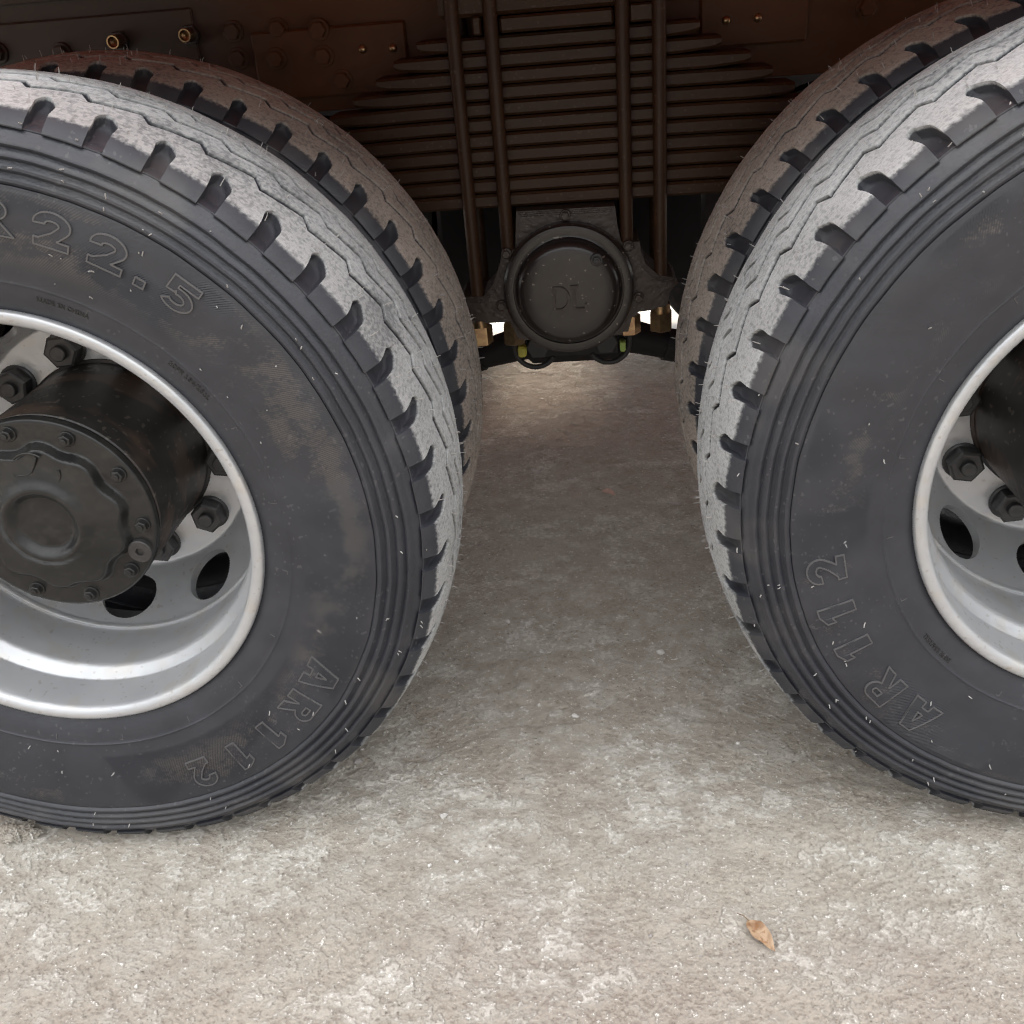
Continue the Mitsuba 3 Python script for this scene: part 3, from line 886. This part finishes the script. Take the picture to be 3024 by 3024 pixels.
# trunnion shaft bracket, dark boxes added to block light from behind, torque rods
add(TRUCK + '__bracket_and_light_blocks', cat_([hull_box(-.120, .100, .80, .98, .392, .60, .02), hull_box(-.095, .073, .701, .86, .53, .757, .006), hull_box(-.30, .28, .99, 1.06, .50, .93, .01)]), 'matt_black', smooth=25)
for pts in ([(-.10, .84, .440), (-.16, .85, .420), (-.21, .85, .408), (-.30, .86, .386), (-.62, .90, .30)], [(.07, .84, .445), (.125, .85, .427), (.18, .85, .410), (.27, .86, .386), (.62, .90, .29)]):
    add(TRUCK + '__torque_rod', cat_([tube(pts, [.040, .034, .0305, .0305, .0305], 20), tube([pts[2], np.array(pts[2]) + (np.array(pts[3]) - np.array(pts[2])) * .9], [.0345, .0345], 20)]), 'matt_black', smooth=40)
for sx, (cx, cz) in ((-1, (-.092, .434)), (1, (.062, .436))):
    H_ = [(cx + sx * .043 * math.cos(a), .80, cz - .043 * math.sin(a)) for a in np.linspace(-.5, 2.6, 22)]
    add(TRUCK + '__brake_hose', tube(H_, .0055, 10), 'hose_rubber', smooth=60, label='thin black hose looping below the spring seat')
    hb = hexprism(.026, .79, .86, .003)
    hb.apply_translation([cx + sx * -.006, 0, cz + .002])
    add(TRUCK + '__torque_rod_bolt', hb, 'hose_rubber', smooth=20)
    cp = hull_box(cx + sx * .026 - .010, cx + sx * .026 + .008, .775, .800, cz - .013, cz + .010, .004) if sx < 0 else hull_box(cx + .022, cx + .034, .775, .80, cz - .014, cz + .008, .003)
    add(TRUCK + '__hose_fitting', cp, 'yellow_plastic' if sx < 0 else 'green_plastic', smooth=20, label='bright yellow plastic fitting' if sx < 0 else 'bright lime plastic fitting')
# axles
for cx in AX:
    add(TRUCK + '__axle', cat_([tube([(cx, .45, CZ), (cx, 1.75, CZ)], [.085, .085], 28), trimesh.creation.icosphere(3, .21).apply_scale([1, .8, 1]).apply_translation([cx, YC, CZ])]), 'matt_black', smooth=40)
# chassis rails
RAIL = key(TRUCK + '__chassis_rail')
labels[RAIL] = {'label': 'dark chassis rail with bolts above the leaf spring'}
web = [hull_box(-3.2, 3.2, .742, .752, .93, 1.24, .002), hull_box(-3.2, 3.2, .742, .83, 1.242, 1.252, .002), hull_box(-3.2, 3.2, .753, .83, .93, .940, .002)]
add(RAIL + '__web', cat_(web), 'warm_lit_rail_paint', smooth=20)
add(RAIL + '__plate', hull_box(-1.6, -.66, .735, .7415, .90, 1.118, .003), 'warm_lit_rail_paint', smooth=20)
add(RAIL + '__plate', hull_box(-.56, -.280, .728, .7412, .955, 1.070, .004), 'warm_lit_rail_paint', smooth=20)
add(RAIL + '__plate', hull_box(.235, .420, .730, .7412, .985, 1.20, .004), 'warm_lit_rail_paint', smooth=20)
add(RAIL + '__plate', hull_box(-1.6, -.70, .734, .7412, 1.145, 1.235, .003), 'warm_lit_rail_paint', smooth=20)
bm = cat_([cyl_y(.0185, -.006, .004, .001, 24), hexprism(.0145, -.018, -.006, .002)])
for (x, z) in ((-.592, 1.074), (-.509, 1.072), (-.433, 1.066), (-.591, 1.030), (-.518, 1.025), (-.431, 1.023), (-.403, .981), (-1.032, 1.071), (-.913, 1.062), (.52, 1.03), (.60, 1.06)):
    y0 = .735 if x < -.66 else (.728 if -.56 < x < -.28 and z < 1.07 else .742)
    add(RAIL + '__bolt', bm.copy().apply_translation([x, y0, z]), 'warm_lit_rail_paint', smooth=25)
rv = trimesh.creation.icosphere(2, .0075).apply_scale([1, .8, 1])
for (x, z) in ((-.360, 1.029), (-.305, 1.027), (.280, 1.028), (.334, 1.028)):
    add(RAIL + '__rivet', rv.copy().apply_translation([x, .727 if x < 0 else .729, z]), 'yellow_zinc', smooth=True, label='small shiny brass coloured rivet')
stud = lathe([(-.001, .0118), (-.034, .0118), (-.0352, .0110), (-.0352, .0088), (-.026, .0080), (-.024, .0030), (-.028, .0004)], 32)
stud_nut = cyl_y(.018, -.012, .0, .002, 6)
for (x, z) in ((-.800, 1.074), (-.668, 1.075)):
    add(RAIL + '__bolt', stud_nut.copy().apply_translation([x, .735, z]), 'black_steel', smooth=25)
    add(RAIL + '__stud', stud.copy().apply_translation([x, .735, z]), 'yellow_zinc', smooth=30, label='brass coloured hollow stud end')
add(TRUCK + '__chassis_rail', cat_([hull_box(-3.2, 3.2, 2 * YC - .752, 2 * YC - .742, .93, 1.24, .002)]), 'warm_lit_chassis_paint', smooth=20)
for x in (-1.25, .0, 1.25):
    add(TRUCK + '__cross_member', hull_box(x - .06, x + .06, .76, 2 * YC - .76, .96, 1.20, .01), 'warm_lit_chassis_paint', smooth=20)
# unseen red cargo body above the frame, its low apron added to block light
BODY_Y = .0
add(TRUCK + '__unseen_cargo_body', cat_([hull_box(-3.4, 3.4, BODY_Y, 2 * YC - BODY_Y, 1.34, 1.40, .01), hull_box(-3.4, 3.4, BODY_Y - .03, BODY_Y + .03, 1.405, 2.55, .01), hull_box(-3.4, 3.4, 2 * YC - BODY_Y - .03, 2 * YC - BODY_Y + .03, 1.405, 2.55, .01),
                                  hull_box(-3.4, 3.4, BODY_Y - .02, BODY_Y, 1.144, 1.345, .004), hull_box(-3.4, 3.4, .72, .86, 1.255, 1.337, .01), hull_box(-3.4, 3.4, 2 * YC - .86, 2 * YC - .72, 1.255, 1.337, .01)] +
                                 [hull_box(x - .04, x + .04, BODY_Y + .05, 2 * YC - BODY_Y - .05, 1.262, 1.337, .008) for x in np.arange(-3.2, 3.3, .4)]),
    'red_paint', smooth=20, label='unseen red cargo body above the chassis, low apron added to block light')
labels[TRUCK] = {'label': 'rear tandem axle of a heavy truck with dusty twin tyres and leaf springs', 'category': 'truck'}


# ------------------------------------------------------------------ small things on the ground
def leaf(x0, y0, x1, y1, width, lift, skin, lab):
    k = key('dry_leaf')
    L = math.hypot(x1 - x0, y1 - y0)
    d = np.array([x1 - x0, y1 - y0]) / L
    s = np.array([-d[1], d[0]])
    n, mcol = 26, 13
    v = []
    for a in np.linspace(0, 1, n):
        w = width * (math.sin(math.pi * a ** .82)) ** .8 * (1 - .15 * a)
        for b in np.linspace(-1, 1, mcol):
            c = np.array([x0, y0]) + d * L * a + s * w * .5 * b
            z = gz(*c) * .3 + .0016 + lift * (.25 + .75 * abs(b) ** 1.4) * math.sin(math.pi * a) ** .6 * (1.25 if b > 0 else .55) + .0012 * math.sin(16 * a + 3 * b) * abs(b) - .0006 * math.exp(-(b / .08) ** 2)
            v.append([c[0], c[1], z])
    i, j = np.meshgrid(np.arange(n - 1), np.arange(mcol - 1), indexing='ij')
    i, j = i.ravel(), j.ravel()
    q = np.stack([i * mcol + j, (i + 1) * mcol + j, (i + 1) * mcol + j + 1, i * mcol + j + 1], -1)
    m1 = trimesh.Trimesh(np.array(v), np.vstack([q[:, [0, 1, 2]], q[:, [0, 2, 3]]]), process=False)
    add(k + '__blade', m1, skin, smooth=True)
    p0 = np.array([x0, y0])
    add(k + '__stalk', tube([np.r_[p0 + d * .004, .0035], np.r_[p0 - d * .006 - s * .002, .005], np.r_[p0 - d * .013 - s * .006, .004]], [.0007, .0006, .0005], 6), 'leaf_stalk', smooth=True)
    tag(k, lab, 'leaf')


leaf(.1985, -.2915, .2262, -.3395, .0225, .0075, 'dry_leaf_skin', 'curled brown dry leaf lying on the pale concrete in front')
leaf(.036, .975, .068, .948, .020, .006, 'pale_leaf_skin', 'small pinkish pale leaf lying in the shade under the spring seat')


def stone(x, y, r, seed, skin, lab, group=None, sink=.25, flat=.6, base='stone_chip', cat='stone'):
    lr = np.random.default_rng(seed)
    p = lr.normal(size=(16, 3))
    p /= np.linalg.norm(p, axis=1, keepdims=True)
    p *= r * lr.uniform(.75, 1.0, (16, 1)) * [1, lr.uniform(.6, 1), flat]
    m1 = trimesh.convex.convex_hull(p)
    m1.apply_translation([x, y, gz(x, y) + r * flat * (1 - 2 * sink)])
    add(base, m1, skin, smooth=20, label=lab, cat=cat, group=group)


NAMED = [(-.0583, .499, .0068, 'grey_stone', 'pale stone chip embedded in the shaded concrete, farthest back of the single chips'),
         (-.1613, .4232, .0075, 'pale_stone', 'whitish stone chip in the shaded concrete right of the left tyre'),
         (.1291, .3025, .0095, 'pale_stone', 'larger bluish white chip left of the right tyre'),
         (-.0273, .132, .0080, 'pale_stone', 'single white chip in the middle of the gap between the tyres'),
         (-.3832, .0213, .0100, 'grey_stone', 'grey stone chip just outside the lower right edge of the left tyre'),
         (-.2286, -.0969, .0075, 'pale_stone', 'bright white crumb in front of the gap between the tyres'),
         (-.2367, -.1957, .0042, 'pale_stone', 'tiny white pebble, left one of a close pair'),
         (-.1991, -.1887, .0045, 'pale_stone', 'tiny white pebble, right one of a close pair')]
for k, (x, y, r, sk, lab) in enumerate(NAMED):
    stone(x, y, r, 300 + k, sk, lab, sink=.1 if r < .005 else .3)
n = 0
lr = np.random.default_rng(77)
while n < 64:
    x, y = lr.uniform(-.75, .55), lr.uniform(-.45, 1.2)
    if any(abs(x - ax) < .20 and -.14 < y < .5 for ax in AX) or math.hypot(x - .212, y + .315) < .04:
        continue
    r = float(lr.choice([.0015, .002, .0025, .003, .004])) * lr.uniform(.8, 1.2)
    sk = ['pale_stone', 'grey_stone'][int(lr.random() < .35)]
    where = 'in the shade under the truck' if y > .35 else ('in the gap between the tyres' if y > -.08 else ('in front of the left tyre' if x < -.32 else ('in front of the gap' if x < .12 else 'near the brown leaf and right tyre')))
    what = ('tiny ' if r < .0026 else 'small ') + ('pale' if sk == 'pale_stone' else 'grey')
    stone(x, y, r, 500 + n, sk, f'{what} loose stone crumb on the concrete {where}', f'{what} crumbs {where}', sink=.15, base='stone_crumb')
    n += 1
for k, (x, y, r, lab) in enumerate([(-.900, -.122, .023, 'lump of crushed concrete pushed against the foot of the left tyre'), (-.874, -.124, .014, 'smaller crumbled lump beside the left tyre foot')]):
    ic = trimesh.creation.icosphere(4, r)
    v = np.array(ic.vertices)
    w = v * 55 + 9 * k
    v *= (1 + 1.1 * (meshkit.fbm(w, 3, k) - .5) + .55 * np.abs(meshkit.fbm(w * 3.1, 3, k + 4) - .5) * 2 - .2)[:, None]
    v = np.round(v / .0045) * .0045 * .35 + v * .65
    v *= [1.25, .7, .68]
    m1 = trimesh.Trimesh(v + [x, y, .004], ic.faces, process=False)
    add('concrete_lump', m1, 'concrete', smooth=False, label=lab, cat='stone')
